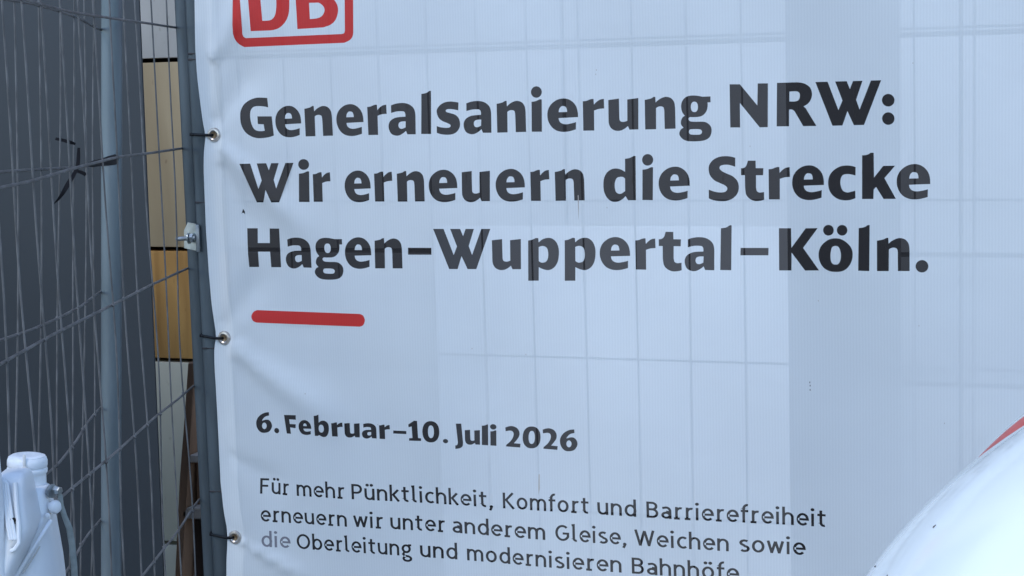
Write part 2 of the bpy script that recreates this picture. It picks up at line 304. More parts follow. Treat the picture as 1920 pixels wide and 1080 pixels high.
# outlines of the heavy lettering: (origin x, origin y, scale, baseline, shapes, holes)
GL = {
'G': (440, 160, 9, 860, ["548,195 470,190* 370,192* 260,230* 170,300* 122,400* 118,520* 140,660* 200,770* 290,840* 390,873* 500,870* 590,853* 655,828 620,505 392,505 400,635 492,640 510,748 450,755* 390,748* 340,715* 305,650* 280,540* 278,440* 300,375* 345,340* 420,332* 500,340* 565,355"], []),
'e': (950, 150, 9, 866, ["1205,628 1200,540* 1175,450* 1120,375* 1040,325* 950,313* 850,340* 760,410* 710,500* 697,600* 715,700* 765,790* 840,850* 940,876* 1050,870* 1170,836 1172,712 1090,735* 1000,748* 930,730* 895,690* 885,645"], ["885,545 895,490* 925,450* 960,442* 1000,455* 1020,495* 1025,540"]),
'n': (1580, 410, 9, 890, ["578,375 640,365* 700,350* 735,330* 770,328 775,425 830,380* 900,345* 970,332* 1050,355* 1105,415* 1125,500* 1128,600 1128,890 930,890 928,590 925,550* 910,510* 860,495* 810,505* 780,525 775,890 578,890"], []),
'r': (1310, 280, 9, 835, ["1180,325 1240,318* 1290,298* 1330,287* 1362,287 1368,385 1410,340* 1470,300* 1535,288 1540,455 1450,462* 1370,488 1370,835 1185,835"], []),
'a': (780, 160, 9, 803, ["845,305 910,280* 1000,264* 1100,268* 1180,300* 1240,360* 1265,440* 1270,540 1275,800 1130,800 1105,740 1060,780* 990,818* 920,822* 850,790* 812,720* 805,640* 835,570* 900,525* 980,505* 1095,497 1093,450* 1075,415* 1030,405* 940,410* 848,435"], ["1100,578 1040,580* 990,600* 975,650* 995,695* 1040,705* 1098,680"]),
'l': (780, 160, 9, 820, ["90,145 150,135* 190,120* 225,95* 255,92 268,820 98,820"], []),
's': (780, 160, 9, 812, ["715,290 650,278* 580,272* 490,285* 410,330* 360,400* 358,470* 390,550* 450,600* 530,635* 580,660* 588,690* 560,712* 500,715* 420,705* 358,685 362,800 420,820* 500,832* 600,828* 680,795* 735,720* 745,640* 725,560* 670,500* 590,470* 520,450* 505,425* 525,405* 580,400* 650,408* 712,422"], []),
'i': (950, 150, 9, 870, ["435,365 500,355* 545,335* 575,322* 605,325 608,870 440,870", ('e', 516, 200, 90, 97)], []),
'u': (920, 420, 9, 775, ["48,285 215,266 225,580 232,620* 255,640* 300,645* 350,630 345,285 520,266 525,775 385,775 360,715 320,750* 250,785* 170,785* 100,745* 62,670* 55,580"], []),
'g': (1240, 150, 9, 812, ["815,270 815,370 765,372 765,440* 745,520* 690,585* 620,615* 520,622* 465,622* 440,645* 448,675* 480,695* 560,700* 700,700* 780,735* 825,800* 828,880* 795,960* 720,1010* 600,1030* 450,1030* 360,1005* 300,950* 283,890* 310,830* 355,800 315,750* 312,690* 335,630* 378,598 335,540* 315,450* 330,360* 385,290* 460,260* 560,256* 680,275"], [('e', 540, 448, 60, 88, 2.3), "445,870* 460,835* 500,825* 610,825* 650,838* 667,870* 650,905* 610,918* 500,918* 460,905*"]),
'N': (1360, 140, 9, 885, ["70,158 245,158 540,515 545,143 718,142 718,882 580,885 245,475 248,888 80,888"], []),
'R': (1360, 140, 9, 876, ["862,143 1200,133 1270,140* 1350,165* 1430,230* 1458,340* 1430,440* 1380,500* 1315,540 1350,570 1535,870 1310,873 1165,625 1140,602* 1100,592* 1070,595 1070,876 860,878"], ["1075,290 1190,285* 1240,310* 1252,360* 1235,425* 1180,455* 1075,457"]),
'W': (790, 420, 9, 768, ["230,90 410,90 580,530 635,385 520,90 690,90 740,212 782,90 922,90 835,380 890,530 1045,90 1195,90 960,768 812,768 712,550 645,768 500,768"], []),
':': (1520, 130, 9, 941, [('e', 1315, 530, 106, 107), ('e', 1315, 840, 105, 106)], []),
'd': (1120, 280, 9, 855, ["458,155 520,145* 570,125* 600,108* 632,110 642,855 510,855 470,785 420,835* 340,877* 250,877* 170,820* 118,720* 103,600* 115,480* 160,390* 230,335* 310,318* 390,335* 460,375"], ["460,490 430,464* 380,460* 325,480* 295,550* 292,640* 310,710* 350,742* 400,742* 462,700"]),
'S': (1310, 280, 9, 835, ["605,130 540,110* 440,101* 330,115* 230,165* 165,250* 155,340* 180,430* 250,510* 340,555* 420,590* 465,630* 465,670* 430,705* 350,715* 250,700* 158,668 158,815 230,845* 340,862* 460,857* 570,810* 645,725* 665,620* 640,520* 560,440* 460,395* 380,355* 340,310* 350,270* 400,250* 490,248* 605,280"], []),
't': (1310, 280, 9, 835, ["710,308 760,300* 800,260* 825,178 955,178 958,305 1085,305 1080,425 962,425 962,630 975,690* 1010,715* 1050,715* 1095,708 1098,838 1040,855* 940,860* 850,820* 795,750* 778,640 775,425 710,425"], []),
'c': (1480, 280, 9, 832, ["1120,290 1060,272* 970,263* 860,280* 750,345* 680,440* 660,560* 680,680* 740,770* 830,830* 930,852* 1030,845* 1118,815 1115,688 1050,705* 980,718* 910,690* 875,620* 865,540* 880,460* 920,418* 990,408* 1060,418* 1118,432"], []),
'k': (1600, 280, 9, 832, ["150,95 210,90* 260,75* 295,52* 345,52 350,470 505,273 705,270 525,480 717,830 510,832 385,630 345,670 340,832 150,832"], []),
'H': (450, 420, 9, 727, ["113,70 285,70 293,318 495,318 497,70 664,70 677,728 512,728 497,465 298,465 305,725 150,725"], []),
'p': (920, 420, 9, 775, ["635,288 690,278* 740,258* 770,246* 805,250 812,320 870,272* 950,246* 1030,255* 1100,310* 1143,410* 1150,530* 1130,650* 1075,740* 990,787* 900,777* 815,738 815,965 640,965"], ["812,400 850,385* 900,385* 950,420* 970,500* 965,590* 935,645* 880,662* 845,655* 815,635"]),
'-': (440, 400, 2.909, 298, ["948,184 1080,184 1080,222 948,222"], []),
'K': (1450, 410, 9, 873, ["92,158 298,158 302,490 545,158 747,155 500,490 767,872 530,873 305,570 302,873 95,873"], []),
'ö': (1450, 410, 9, 878, ["1052,328* 1150,345* 1250,410* 1320,500* 1340,610* 1315,730* 1250,830* 1160,885* 1050,897* 950,885* 850,830* 785,730* 763,610* 785,500* 850,410* 950,345*", ('e', 932, 192, 90, 91), ('e', 1163, 192, 89, 91)], ["1050,458* 1105,480* 1135,560* 1140,640* 1125,720* 1090,765* 1050,772* 1010,765* 975,720* 965,640* 970,560* 993,480*"]),
'.': (1580, 410, 9, 890, [('e', 1335, 808, 107, 105)], []),
'6': (910, 770, 9, 645, ["1508,290 1430,300* 1340,345* 1280,420* 1265,500* 1290,590* 1350,650* 1430,660* 1510,635* 1560,560* 1555,490* 1510,435* 1450,425* 1375,445 1395,410* 1440,370* 1512,350"], [('e', 1418, 535, 43, 58)]),
'0': (740, 770, 9, 510, [('e', 612, 337, 143, 182, 2.25)], [('e', 614, 337, 50, 108, 2.3)]),
'1': (740, 770, 9, 494, ["235,215 330,150 380,153 392,445 440,450 440,495 245,492 245,450 300,445 290,250 240,262"], []),
'J': (740, 770, 9, 540, ["1030,200 1120,200 1148,520 1140,580* 1100,615* 1020,630 1018,570 1050,560* 1062,520"], []),
'2': (910, 770, 9, 590, ["340,265 400,245* 460,243* 530,275* 568,340* 565,410* 530,470* 480,530 588,540 582,603 352,585 358,555 420,500* 460,440* 475,380* 460,335* 420,318* 345,328"], []),
'F': (470, 760, 9, 480, ["565,163 778,163 775,242 655,238 666,316 770,320 765,387 672,375 685,483 612,477"], []),
'b': (470, 760, 9, 528, ["1085,185 1130,178* 1150,168* 1168,163 1165,300 1210,270* 1270,272* 1320,320* 1332,400* 1320,480* 1280,540* 1220,547* 1160,515 1140,530 1085,530"], [('e', 1202, 405, 44, 68, 2.2)]),
}
def shape_pts(s):
    return ell(*s[1:5], n=26, p=(s[5] if len(s) > 5 else 2.0)) if isinstance(s, tuple) else smooth_poly(parse(s))
GN = {}
for ch, (ox, oy, sc, base, add, sub) in GL.items():
    conv = lambda sh: np.array([uv_of(ox + x / sc, oy + y / sc) for x, y in shape_pts(sh)])
    A = [conv(s) for s in add]; B = [conv(s) for s in sub]
    allp = np.vstack(A); cx = (allp[:, 0].min() + allp[:, 0].max()) / 2
    # baseline height at the glyph
    xs = [x for s in add for x, y in shape_pts(s)]
    bv = uv_of(ox + sum(xs) / len(xs) / sc, oy + base / sc)[1]
    u0, u1 = allp[:, 0].min(), allp[:, 0].max()
    off = np.array([u0, bv])
    GN[ch] = ([a - off for a in A], [b - off for b in B], u1 - u0)
def u_at(x, v):                    # banner position of photo column x at banner height v
    y = 540.0
    for _ in range(4):
        y += (uv_of(x, y)[1] - v) * 950
    return uv_of(x, y)[0]
PRINT = []                         # (list of outlines, list of holes, material index)
def put(ch, x0, x1, v, hs=1.0, mi=1, mid=.03):
    A, B, w = GN[ch]
    ua, ub = u_at(x0, v + mid), u_at(x1, v + mid); k = (ub - ua) / w
    T = lambda a: a * np.array([k, hs]) + np.array([ua, v])
    PRINT.append(([T(a) for a in A], [T(b) for b in B], mi))
vb = lambda xa, ya, xb, yb: (lambda x: uv_of(xa, ya)[1] + (uv_of(xb, yb)[1] - uv_of(xa, ya)[1]) * (x - xa) / (xb - xa))
L1 = [('G', 452.4, 513.3), ('e', 517.2, 565), ('n', 571.9, 623.1), ('e', 631.1, 682.2), ('r', 690.2, 726.4), ('a', 729.1, 780), ('l', 790, 809.8), ('s', 819.1, 862.8), ('a', 869.4, 921.7), ('n', 932.2, 986.7), ('i', 997.2, 1018), ('e', 1027.2, 1084.1), ('r', 1093.3, 1132.6), ('u', 1140.2, 1196.1), ('n', 1207.6, 1264.4), ('g', 1271.1, 1332.4), ('N', 1367.8, 1439.8), ('R', 1455.6, 1530.6), ('W', 1528.9, 1653.1), (':', 1654.2, 1678)]
L2 = [('W', 456.1, 552.4), ('i', 560.5, 581.1), ('r', 586.9, 619.4), ('e', 645.6, 694.8), ('r', 702.2, 736.7), ('n', 745.6, 797.4), ('e', 805.9, 859.6), ('u', 868.1, 920.7), ('e', 930.7, 984.8), ('r', 995.6, 1030.7), ('n', 1041, 1095.6), ('d', 1131, 1191.7), ('i', 1203, 1224.2), ('e', 1233.6, 1291.7), ('S', 1327, 1384.1), ('t', 1388.6, 1432), ('r', 1440.9, 1481.3), ('e', 1485.3, 1545.2), ('c', 1553.1, 1604.7), ('k', 1616.4, 1679.7), ('e', 1681.3, 1744.2)]
L3 = [('H', 462.6, 525.6), ('a', 533.6, 582.4), ('g', 587.8, 642.8), ('e', 646.7, 696.4), ('n', 703, 754.8), ('-', 766, 811), ('W', 815.6, 923), ('u', 925, 978.6), ('p', 990.3, 1048.1), ('p', 1057.6, 1116), ('e', 1123.7, 1180.6), ('r', 1190.9, 1228.8), ('t', 1234.9, 1277.4), ('a', 1283.1, 1338.9), ('l', 1349.6, 1371.6), ('-', 1387.5, 1440.7), ('K', 1460, 1535.3), ('ö', 1534.7, 1598.9), ('l', 1608.7, 1631.1), ('n', 1644.1, 1705.3), ('.', 1716.4, 1740.3)]
DT = [('6', 479.4, 508.9, 0), ('.', 512.8, 522.2, 1), ('F', 532.8, 556.4, 0), ('e', 560, 584.7, 1), ('b', 590.2, 618.1, 0), ('r', 622.8, 643.1, 1), ('u', 646.1, 674.2, 1), ('a', 677.8, 705.2, 1), ('r', 710.6, 730.9, 1), ('-', 736.7, 761.9, 2), ('1', 766.1, 789.1, 0), ('0', 792.2, 824.2, 0), ('.', 830.2, 840, 3), ('J', 853.1, 868, 0), ('u', 871.9, 900.2, 1), ('l', 903.1, 915.6, 1), ('i', 919.1, 931.3, 1), ('2', 947.8, 975.6, 0), ('0', 979.8, 1013.7, 0), ('2', 1018, 1045.8, 0), ('6', 1050.2, 1083.7, 0)]
f1 = vb(606, 255, 1590, 235); f2 = vb(493, 379, 1650, 373); f3 = vb(488, 501.5, 1700, 508.5); f4 = vb(540, 813, 1024, 841.5)
for ch, a, b in L1: put(ch, a, b, f1((a + b) / 2))
for ch, a, b in L2: put(ch, a, b, f2((a + b) / 2))
for ch, a, b in L3: put(ch, a, b, f3((a + b) / 2))
for ch, a, b, md in DT: put(ch, a, b, f4((a + b) / 2), hs=(1.0, .50, .46, .40)[md], mid=.015)

# light text face, drawn as pen strokes (x-height = 1)
PW = .176
def arc(cx, cy, rx, ry, a0, a1, n=11):
    return [(cx + rx * math.cos(math.radians(a0 + (a1 - a0) * k / n)), cy + ry * math.sin(math.radians(a0 + (a1 - a0) * k / n))) for k in range(n + 1)]
H_ = PW / 2
bowl = lambda cx: arc(cx, .5, .30, .5 - H_, 0, 360, 22)
TG = {
'n': ([[(H_, 0), (H_, 1)], [(H_, .62)] + arc(.37, .6, .27, .4 - H_, 165, 0) + [(.64, 0)]], .74),
'm': ([[(H_, 0), (H_, 1)], [(H_, .62)] + arc(.34, .6, .24, .4 - H_, 165, 0) + [(.58, 0)], [(.58, .62)] + arc(.82, .6, .24, .4 - H_, 165, 0) + [(1.06, 0)]], 1.16),
'u': ([[(.64, 0), (.64, 1)], [(H_, 1)] + arc(.37, .4, .27, .4 - H_, 180, 345)], .74),
'r': ([[(.17, 0), (.17, 1)], [(.17, .60)] + arc(.44, .60, .27, .4 - H_, 170, 72), [(0, .07), (.38, .07)]], .54),
'e': ([[(.10, .50), (.68, .50)] + arc(.39, .5, .30, .5 - H_, 0, 318, 20)], .74),
'h': ([[(H_, 0), (H_, 1.42)], [(H_, .62)] + arc(.37, .6, .27, .4 - H_, 165, 0) + [(.64, 0)]], .74),
'k': ([[(H_, 0), (H_, 1.42)], [(.60, 1.0), (.20, .50)], [(.24, .58), (.64, 0)]], .68),
't': ([[(.22, 1.28), (.22, .3)] + arc(.42, .30, .20, .3 - H_, 180, 285), [(0, .92), (.52, .92)]], .55),
'l': ([[(0, 1.34), (.14, 1.36), (.14, .25)] + arc(.32, .25, .18, .25 - H_, 180, 280)], .38),
'i': ([[(H_ + .03, 0), (H_ + .03, 1)], ('d', H_ + .03, 1.30)], .26),
'c': ([arc(.40, .5, .31, .5 - H_, 52, 308, 20)], .62),
'o': ([bowl(.40)], .80),
'ö': ([bowl(.40), ('d', .25, 1.28), ('d', .55, 1.28)], .80),
'ü': ([[(.64, 0), (.64, 1)], [(H_, 1)] + arc(.37, .4, .27, .4 - H_, 180, 345), ('d', .22, 1.28), ('d', .52, 1.28)], .74),
'd': ([bowl(.40), [(.68, 0), (.68, 1.42)]], .78),
'b': ([bowl(.40), [(H_ + .01, 0), (H_ + .01, 1.42)]], .78),
'a': ([[(.08, .86)] + arc(.34, .62, .25, .38 - H_, 105, 0) + [(.59, 0)], arc(.33, .29, .24, .29 - H_, 0, 360, 18), [(.55, .55), (.33, .58)]], .68),
's': ([arc(.33, .73, .23, .27 - H_, 40, 250, 12) + arc(.33, .27, .24, .28 - H_, 80, -145, 12)], .62),
'w': ([[(.05, 1), (.28, .03)], [(.26, .03), (.50, .95)], [(.50, .95), (.74, .03)], [(.72, .03), (.95, 1)]], 1.0),
'f': ([[(.19, 0), (.19, 1.1)] + arc(.42, 1.1, .23, .30, 180, 80), [(0, .92), (.48, .92)]], .46),
'g': ([arc(.36, .62, .26, .38 - H_, 0, 360, 18), [(.5, .92), (.74, .94)], [(.20, .30), (.12, .14), (.22, .02), (.5, -.02)] + arc(.42, -.22, .28, .2, 70, -250, 18)], .74),
',': ([[(.16, .10), (.13, -.05), (.04, -.24)], ('d', .14, .07)], .28),
'F': ([[(H_, 0), (H_, 1.32)], [(H_, 1.23), (.66, 1.23)], [(H_, .68), (.60, .68)]], .70),
'P': ([[(H_, 0), (H_, 1.32)], [(H_, 1.23), (.36, 1.23)] + arc(.38, .905, .30, .325, 88, -88) + [(H_, .58)]], .76),
'K': ([[(H_, 0), (H_, 1.32)], [(.72, 1.32), (.20, .68)], [(.22, .74), (.78, 0)]], .82),
'B': ([[(H_, 0), (H_, 1.32)], [(H_, 1.23), (.38, 1.23)] + arc(.38, .965, .27, .265, 88, -88) + [(H_, .70)], [(.36, .70)] + arc(.40, .395, .30, .305, 88, -88) + [(H_, .09)]], .82),
'G': ([arc(.52, .66, .43, .66 - H_, 48, 330, 20) + [(.89, .62), (.52, .62)]], 1.0),
'W': ([[(.06, 1.32), (.36, .03)], [(.34, .03), (.64, 1.25)], [(.64, 1.25), (.94, .03)], [(.92, .03), (1.22, 1.32)]], 1.28),
'O': ([arc(.53, .66, .44, .66 - H_, 0, 360, 26)], 1.06),
}
def strip(pts, w):
    P = [np.array(p, float) for p in pts]; closed = np.linalg.norm(P[0] - P[-1]) < 1e-6
    if closed: P = P[:-1]
    L, R = [], []; N = len(P)
    for i in range(N):
        a = P[i - 1] if (i > 0 or closed) else None; b = P[(i + 1) % N] if (i < N - 1 or closed) else None
        ds = []
        if a is not None: ds.append((P[i] - a) / max(np.linalg.norm(P[i] - a), 1e-9))
        if b is not None: ds.append((b - P[i]) / max(np.linalg.norm(b - P[i]), 1e-9))
        nn = [np.array([-d[1], d[0]]) for d in ds]; s = sum(nn); l = np.linalg.norm(s)
        if l < .4: s, l = nn[0], 1.0
        s = s / l; k = 1 / max(.45, s @ nn[0])
        L.append(P[i] + s * w / 2 * k); R.append(P[i] - s * w / 2 * k)
    if closed: return [np.array(L), np.array(R)]
    return [np.array(L + R[::-1])]
XH = .0247
def word(s, x0, x1, v, mi=1):
    total = sum(TG[c][1] for c in s); gap = .155
    k_u = u_at(x1, v + .012) - u_at(x0, v + .012)
    nat = total + gap * (len(s) - 1) - .06
    k = k_u / nat; u = u_at(x0, v + .012)
    for c in s:
        st, adv = TG[c]; A, B = [], []
        for q in st:
            if isinstance(q, tuple): A.append(np.array(ell(q[1], q[2], .125, .125, 12)))
            else:
                r = strip(q, PW)
                if len(r) == 2:
                    ar = [abs(np.sum(z[:, 0] * np.roll(z[:, 1], -1) - z[:, 1] * np.roll(z[:, 0], -1))) for z in r]
                    if ar[0] < ar[1]: r = r[::-1]
                    A.append(('ring', r[0], r[1]))
                else: A.append(r[0])
        T = lambda a: a * np.array([k, XH]) + np.array([u, v])
        PRINT.append(([(('ring', T(a[1]), T(a[2])) if isinstance(a, tuple) else T(a)) for a in A], [], mi))
        u += (adv + gap) * k
vB = [uv_of(490, 926)[1], uv_of(492, 977.5)[1], uv_of(495, 1024.5)[1]]
vE = [uv_of(1464, 984)[1], uv_of(1495, 1041)[1], uv_of(1190, 1075)[1]]
for i, line in enumerate(([('Für', 486.4, 539.7), ('mehr', 555.8, 644.5), ('Pünktlichkeit,', 659, 923), ('Komfort', 943, 1103.8), ('und', 1121, 1193), ('Barrierefreiheit', 1213.8, 1546.6)],
        [('erneuern', 489, 648.7), ('wir', 662.8, 715.7), ('unter', 730.5, 830.9), ('anderem', 846.3, 1022), ('Gleise,', 1042.3, 1174.6), ('Weichen', 1191.5, 1365.4), ('sowie', 1386, 1507)],
        [('die', 490.9, 542), ('Oberleitung', 556, 768), ('und', 785.5, 854), ('modernisieren', 873.8, 1165), ('Bahnhöfe', 1185.6, 1383.3)])):
    for wd_, a, b in line: word(wd_, a, b, vB[i] + (vE[i] - vB[i]) * (a - 490) / 980, mi=3 if wd_ == 'die' else 1)

# railway logo, red bar, marks of wear
def pxs(s, ox, oy, sc): return np.array([uv_of(ox + x / sc, oy + y / sc) for x, y in smooth_poly(parse(s))])
PRINT.append(([('ring', pxs("62,-560 68,0 85,500 105,590* 155,660* 230,707 1740,642 1815,605* 1858,555* 1872,490 1862,-640 1840,-720* 1760,-770 140,-690 85,-640*", 430, 0, 8),
                pxs("165,-540 178,0 215,510 228,550* 262,572 1705,510 1738,495* 1748,455 1735,-600 1710,-650 200,-585", 430, 0, 8))], [], 2))
PRINT.append(([pxs("255,-395 298,0 335,467 620,458 700,445* 780,410* 860,330* 910,220* 925,80* 915,-80* 870,-240* 790,-350* 680,-400* 560,-415", 430, 0, 8)], [pxs("460,-280 485,0 512,312 610,308* 670,280* 710,210* 726,80* 720,-60* 690,-190* 620,-270* 560,-285", 430, 0, 8)], 2))
PRINT.append(([pxs("985,-430 1020,0 1043,437 1430,412 1540,370* 1610,300* 1645,190* 1640,90* 1590,0* 1520,-45 1580,-120* 1590,-240* 1540,-360* 1440,-430*", 430, 0, 8)], [pxs("1220,45 1232,287 1340,275* 1410,240* 1448,165* 1430,95* 1370,45* 1320,42", 430, 0, 8), pxs("1195,-310 1210,-90 1330,-100* 1385,-150* 1390,-230* 1340,-300*", 430, 0, 8)], 2))
PRINT.append(([pxs("115,530 685,548 703,557* 713,583* 703,609* 685,618 115,598 95,588* 85,564* 95,540*", 440, 400, 2.909)], [], 2))
def mark(px, mi): PRINT.append(([np.array([uv_of(x, y) for x, y in px])], [], mi))
mark([(449.5, 402), (452.5, 392), (455.5, 397), (456, 403), (454, 400), (451, 399.5)], 1)
mark([(1083.2, 366), (1084.8, 366), (1085, 390), (1084.2, 413), (1083.4, 390)], 4)
mark([(1010, 889), (1012.5, 889), (1013, 915), (1010, 928), (1009.5, 915)], 5)
for x, y in ((1517, 716), (1517.5, 722), (1517.5, 730)): mark([(x, y), (x + 1.4, y), (x + 1.6, y + 3), (x + .2, y + 3.4)], 1)
for x, y in ((707, 795), (1405, 273), (885, 652), (986, 663), (1117, 130), (1137, 388), (1712, 117), (574, 736), (1533, 563), (1722, 610), (1770, 793), (1116, 138)):
    mark([(x, y), (x + 1.3, y + .4), (x + 1, y + 3), (x + .1, y + 2.2)], 4)

# fold shape of the cloth: soft creases running from the eyelets, slow undulation elsewhere
GROM = [uv_of(402, 253), uv_of(420, 634), uv_of(441.5, 1007)]
FOLD = []
def fold(p0, p1, wd, amp, taper=1.0):
    a = np.array(uv_of(*p0)); b = np.array(uv_of(*p1)); FOLD.append((a, b, wd, amp, taper))
fold((424, 645), (610, 780), .042, -.008)
fold((445, 1010), (560, 1075), .018, -.005)
fold((424, 850), (520, 910), .032, .004)
fold((405, 262), (560, 420), .035, -.008)
fold((410, 300), (470, 430), .03, .006)
fold((400, 240), (470, 130), .04, .007)
fold((395, 120), (450, 20), .035, -.007)
fold((415, 620), (480, 520), .04, .006)
fold((424, 640), (465, 656), .016, -.003)
EDGE_PX = [(366, -60), (366.5, 0), (368, 90), (371.5, 140), (376.5, 183), (382.5, 232), (386.5, 254), (384, 285), (383.5, 320), (385, 360), (387.5, 427), (393, 510), (398, 567), (403.5, 610), (406, 630), (402.5, 652), (403.5, 690), (405.5, 720), (409, 787), (415, 903), (421, 955), (427, 990), (428, 1015), (427, 1050), (427, 1090), (430, 1150), (436, 1260)]
EDGE = np.array([uv_of(x, y) for x, y in EDGE_PX])
V0, V1 = EDGE[:, 1].min(), EDGE[:, 1].max() + .03
def u_left(v): return np.interp(v, EDGE[::-1, 1], EDGE[::-1, 0])
def W_of(u, v):
    u = np.asarray(u, float); v = np.asarray(v, float)
    w = .0035 * np.sin(u * 5.1 + v * 3.3 + .6) + .0025 * np.sin(u * 9.3 - v * 6.1 + 1.7) + .0015 * np.sin(u * 17 + v * 13)
    for a, b, wd, amp, tp in FOLD:
        d = b - a; L = np.linalg.norm(d); d = d / L
        s = (u - a[0]) * d[0] + (v - a[1]) * d[1]; q = -(u - a[0]) * d[1] + (v - a[1]) * d[0]
        amp = amp * 1.5
        ww = wd * (.35 + .65 * np.clip(s / L, 0, 1.3))
        env = np.clip(s / (.12 * L), 0, 1) * np.clip((1.35 * L - s) / (.6 * L), 0, 1); env = env * env * (3 - 2 * env)
        w = w + amp * env * np.exp(-(q / ww) ** 2)
    w = w - .0008 * np.clip((HEM + .004 - (u - u_left(v))) / .004, 0, 1)      # second layer of the hem
    for gu, gv in GROM:                                   # drawn back towards the pole at each eyelet
        w = w + .008 * np.exp(-(((u - gu) / .035) ** 2 + ((v - gv) / .035) ** 2))
        sl_ = np.clip((u - u_left(v)) / .12, 0, 1)              # the hem lies flat in front of the pole
    return np.maximum(w * (.35 + .65 * sl_) - .004 * (1 - sl_), -.03)
UR = 1.55
verts, edges = [], []
HEM = .040
def add_loop(P, grid=True):
    n0 = len(verts)
    for p in P: verts.append((float(p[0]), float(p[1])))
    for k in range(len(P)): edges.append((n0 + k, n0 + (k + 1) % len(P)))
vs_ = np.linspace(V0, V1, 110)
left = [(u_left(v), v) for v in vs_]
right = [(UR, v) for v in vs_[::-1]]
st = .017
top = [(u, V1) for u in np.arange(u_left(V1) + st, UR - st / 2, st)]; bot = [(u, V0) for u in np.arange(UR - st, u_left(V0) + st / 2, -st)]
add_loop(left + top + right + bot)
for iv, v in enumerate(np.arange(V0 + st * .7, V1 - st * .4, st)):
    ul = u_left(v)
    fine = st * .5 if True else st
    u = ul + st * .6
    while u < UR - st * .5:
        verts.append((float(u + rng.uniform(-.001, .001)), float(v + rng.uniform(-.001, .001))))
        u += st * (.6 if u < ul + .28 else 1.0)
n0 = len(verts)                     # inner line of the welded hem
hv = np.linspace(V0 + .002, V1 - .002, 120)
for v in hv: verts.append((float(u_left(v)) + HEM, float(v)))
edges += [(n0 + k, n0 + k + 1) for k in range(len(hv) - 1)]
POLY = []                           # (polygon, +1 / -1, print id, material)
for pid, (A, B, mi) in enumerate(PRINT):
    for a in A:
        if isinstance(a, tuple):
            add_loop(a[1]); add_loop(a[2]); POLY.append(('ring', a[1], a[2], pid, mi))
        else: add_loop(a); POLY.append(('add', a, None, pid, mi))
    for b in B: add_loop(b); POLY.append(('sub', b, None, pid, mi))
rv, re, rf, _, _, _ = delaunay_2d_cdt([Vector(p) for p in verts], edges, [], 1, 1e-6)
RV = np.array([(p[0], p[1]) for p in rv]); RF = np.array([f for f in rf if len(f) == 3])
CEN = RV[RF].mean(axis=1)
inb = (CEN[:, 0] > u_left(CEN[:, 1]) - 1e-5)
RF = RF[inb]; CEN = CEN[inb]
def inside(P, C):
    x, y = C[:, 0], C[:, 1]; r = np.zeros(len(C), bool)
    for k in range(len(P)):
        x1, y1 = P[k]; x2, y2 = P[(k + 1) % len(P)]
        if y1 == y2: continue
        c = ((y1 > y) != (y2 > y)) & (x < (x2 - x1) * (y - y1) / (y2 - y1) + x1)
        r ^= c
    return r
MI = np.where(CEN[:, 0] < u_left(CEN[:, 1]) + HEM, 6, 0)
i = 0
while i < len(POLY):
    pid, mi = POLY[i][3], POLY[i][4]; j = i
    while j < len(POLY) and POLY[j][3] == pid: j += 1
    grp = POLY[i:j]; allp = np.vstack([g_[1] for g_ in grp]); lo, hi = allp.min(0) - 1e-4, allp.max(0) + 1e-4
    sel = np.where((CEN[:, 0] > lo[0]) & (CEN[:, 0] < hi[0]) & (CEN[:, 1] > lo[1]) & (CEN[:, 1] < hi[1]))[0]
    C = CEN[sel]; r = np.zeros(len(sel), bool)
    for k_, a, b, _, _ in grp:
        if k_ == 'add': r |= inside(a, C)
        elif k_ == 'ring': r |= inside(a, C) & ~inside(b, C)
    for k_, a, b, _, _ in grp:
        if k_ == 'sub': r &= ~inside(a, C)
    MI[sel[r]] = mi
    i = j
Wv = W_of(RV[:, 0], RV[:, 1])
me = bpy.data.meshes.new('banner')
bc = np.array([uv_of(960, 540)[0], 0.0, V0])
co = np.stack([RV[:, 0] - bc[0], Wv - bc[1], RV[:, 1] - bc[2]], 1)
# triangles must face the viewer (-Y)
tri = RF.copy(); e1 = RV[tri[:, 1]] - RV[tri[:, 0]]; e2 = RV[tri[:, 2]] - RV[tri[:, 0]]
cr_ = e1[:, 0] * e2[:, 1] - e1[:, 1] * e2[:, 0]; tri[cr_ < 0] = tri[cr_ < 0][:, ::-1]
me.from_pydata(co.tolist(), [], tri.tolist())
for mt in (M_cloth, M_ink, M_redink, M_fade, M_stain, M_faint, M_hem): me.materials.append(mt)
me.polygons.foreach_set('material_index', MI.astype(np.int32)); me.polygons.foreach_set('use_smooth', np.ones(len(tri), bool))
ee = 1e-4
gu = (W_of(RV[:, 0] + ee, RV[:, 1]) - W_of(RV[:, 0] - ee, RV[:, 1])) / (2 * ee); gv = (W_of(RV[:, 0], RV[:, 1] + ee) - W_of(RV[:, 0], RV[:, 1] - ee)) / (2 * ee)
nn = np.stack([gu, -np.ones_like(gu), gv], 1); nn /= np.linalg.norm(nn, axis=1)[:, None]
me.update(); me.normals_split_custom_set_from_vertices(nn.tolist())
banner = bpy.data.objects.new('banner', me); col.objects.link(banner); banner.location = Vector(bc)
tag(banner, 'large white printed banner with black German headline and red logo tied to the fence', 'banner')

for k, (gu_, gv_) in enumerate(GROM):
    gw = float(W_of(gu_, gv_))
    c = (gu_, gw, gv_)
    bm = bmesh.new()
    lathe(bm, [(-.0005, .0062), (.0024, .0070), (.0042, .0098), (.0038, .0132), (.0014, .0152), (-.0012, .0155), (-.0012, .0062)], c, (0, -1, 0), n=32)
    o = link('eyelet', bm, M_nickel, banner)
    bm = bmesh.new(); lathe(bm, [(.0006, 0), (.0008, .0035), (.0018, .0056), (.0026, .0071), (.0005, .0074)], c, (0, -1, 0), n=24)
    link('eyelet_barrel', bm, M_brass, o)

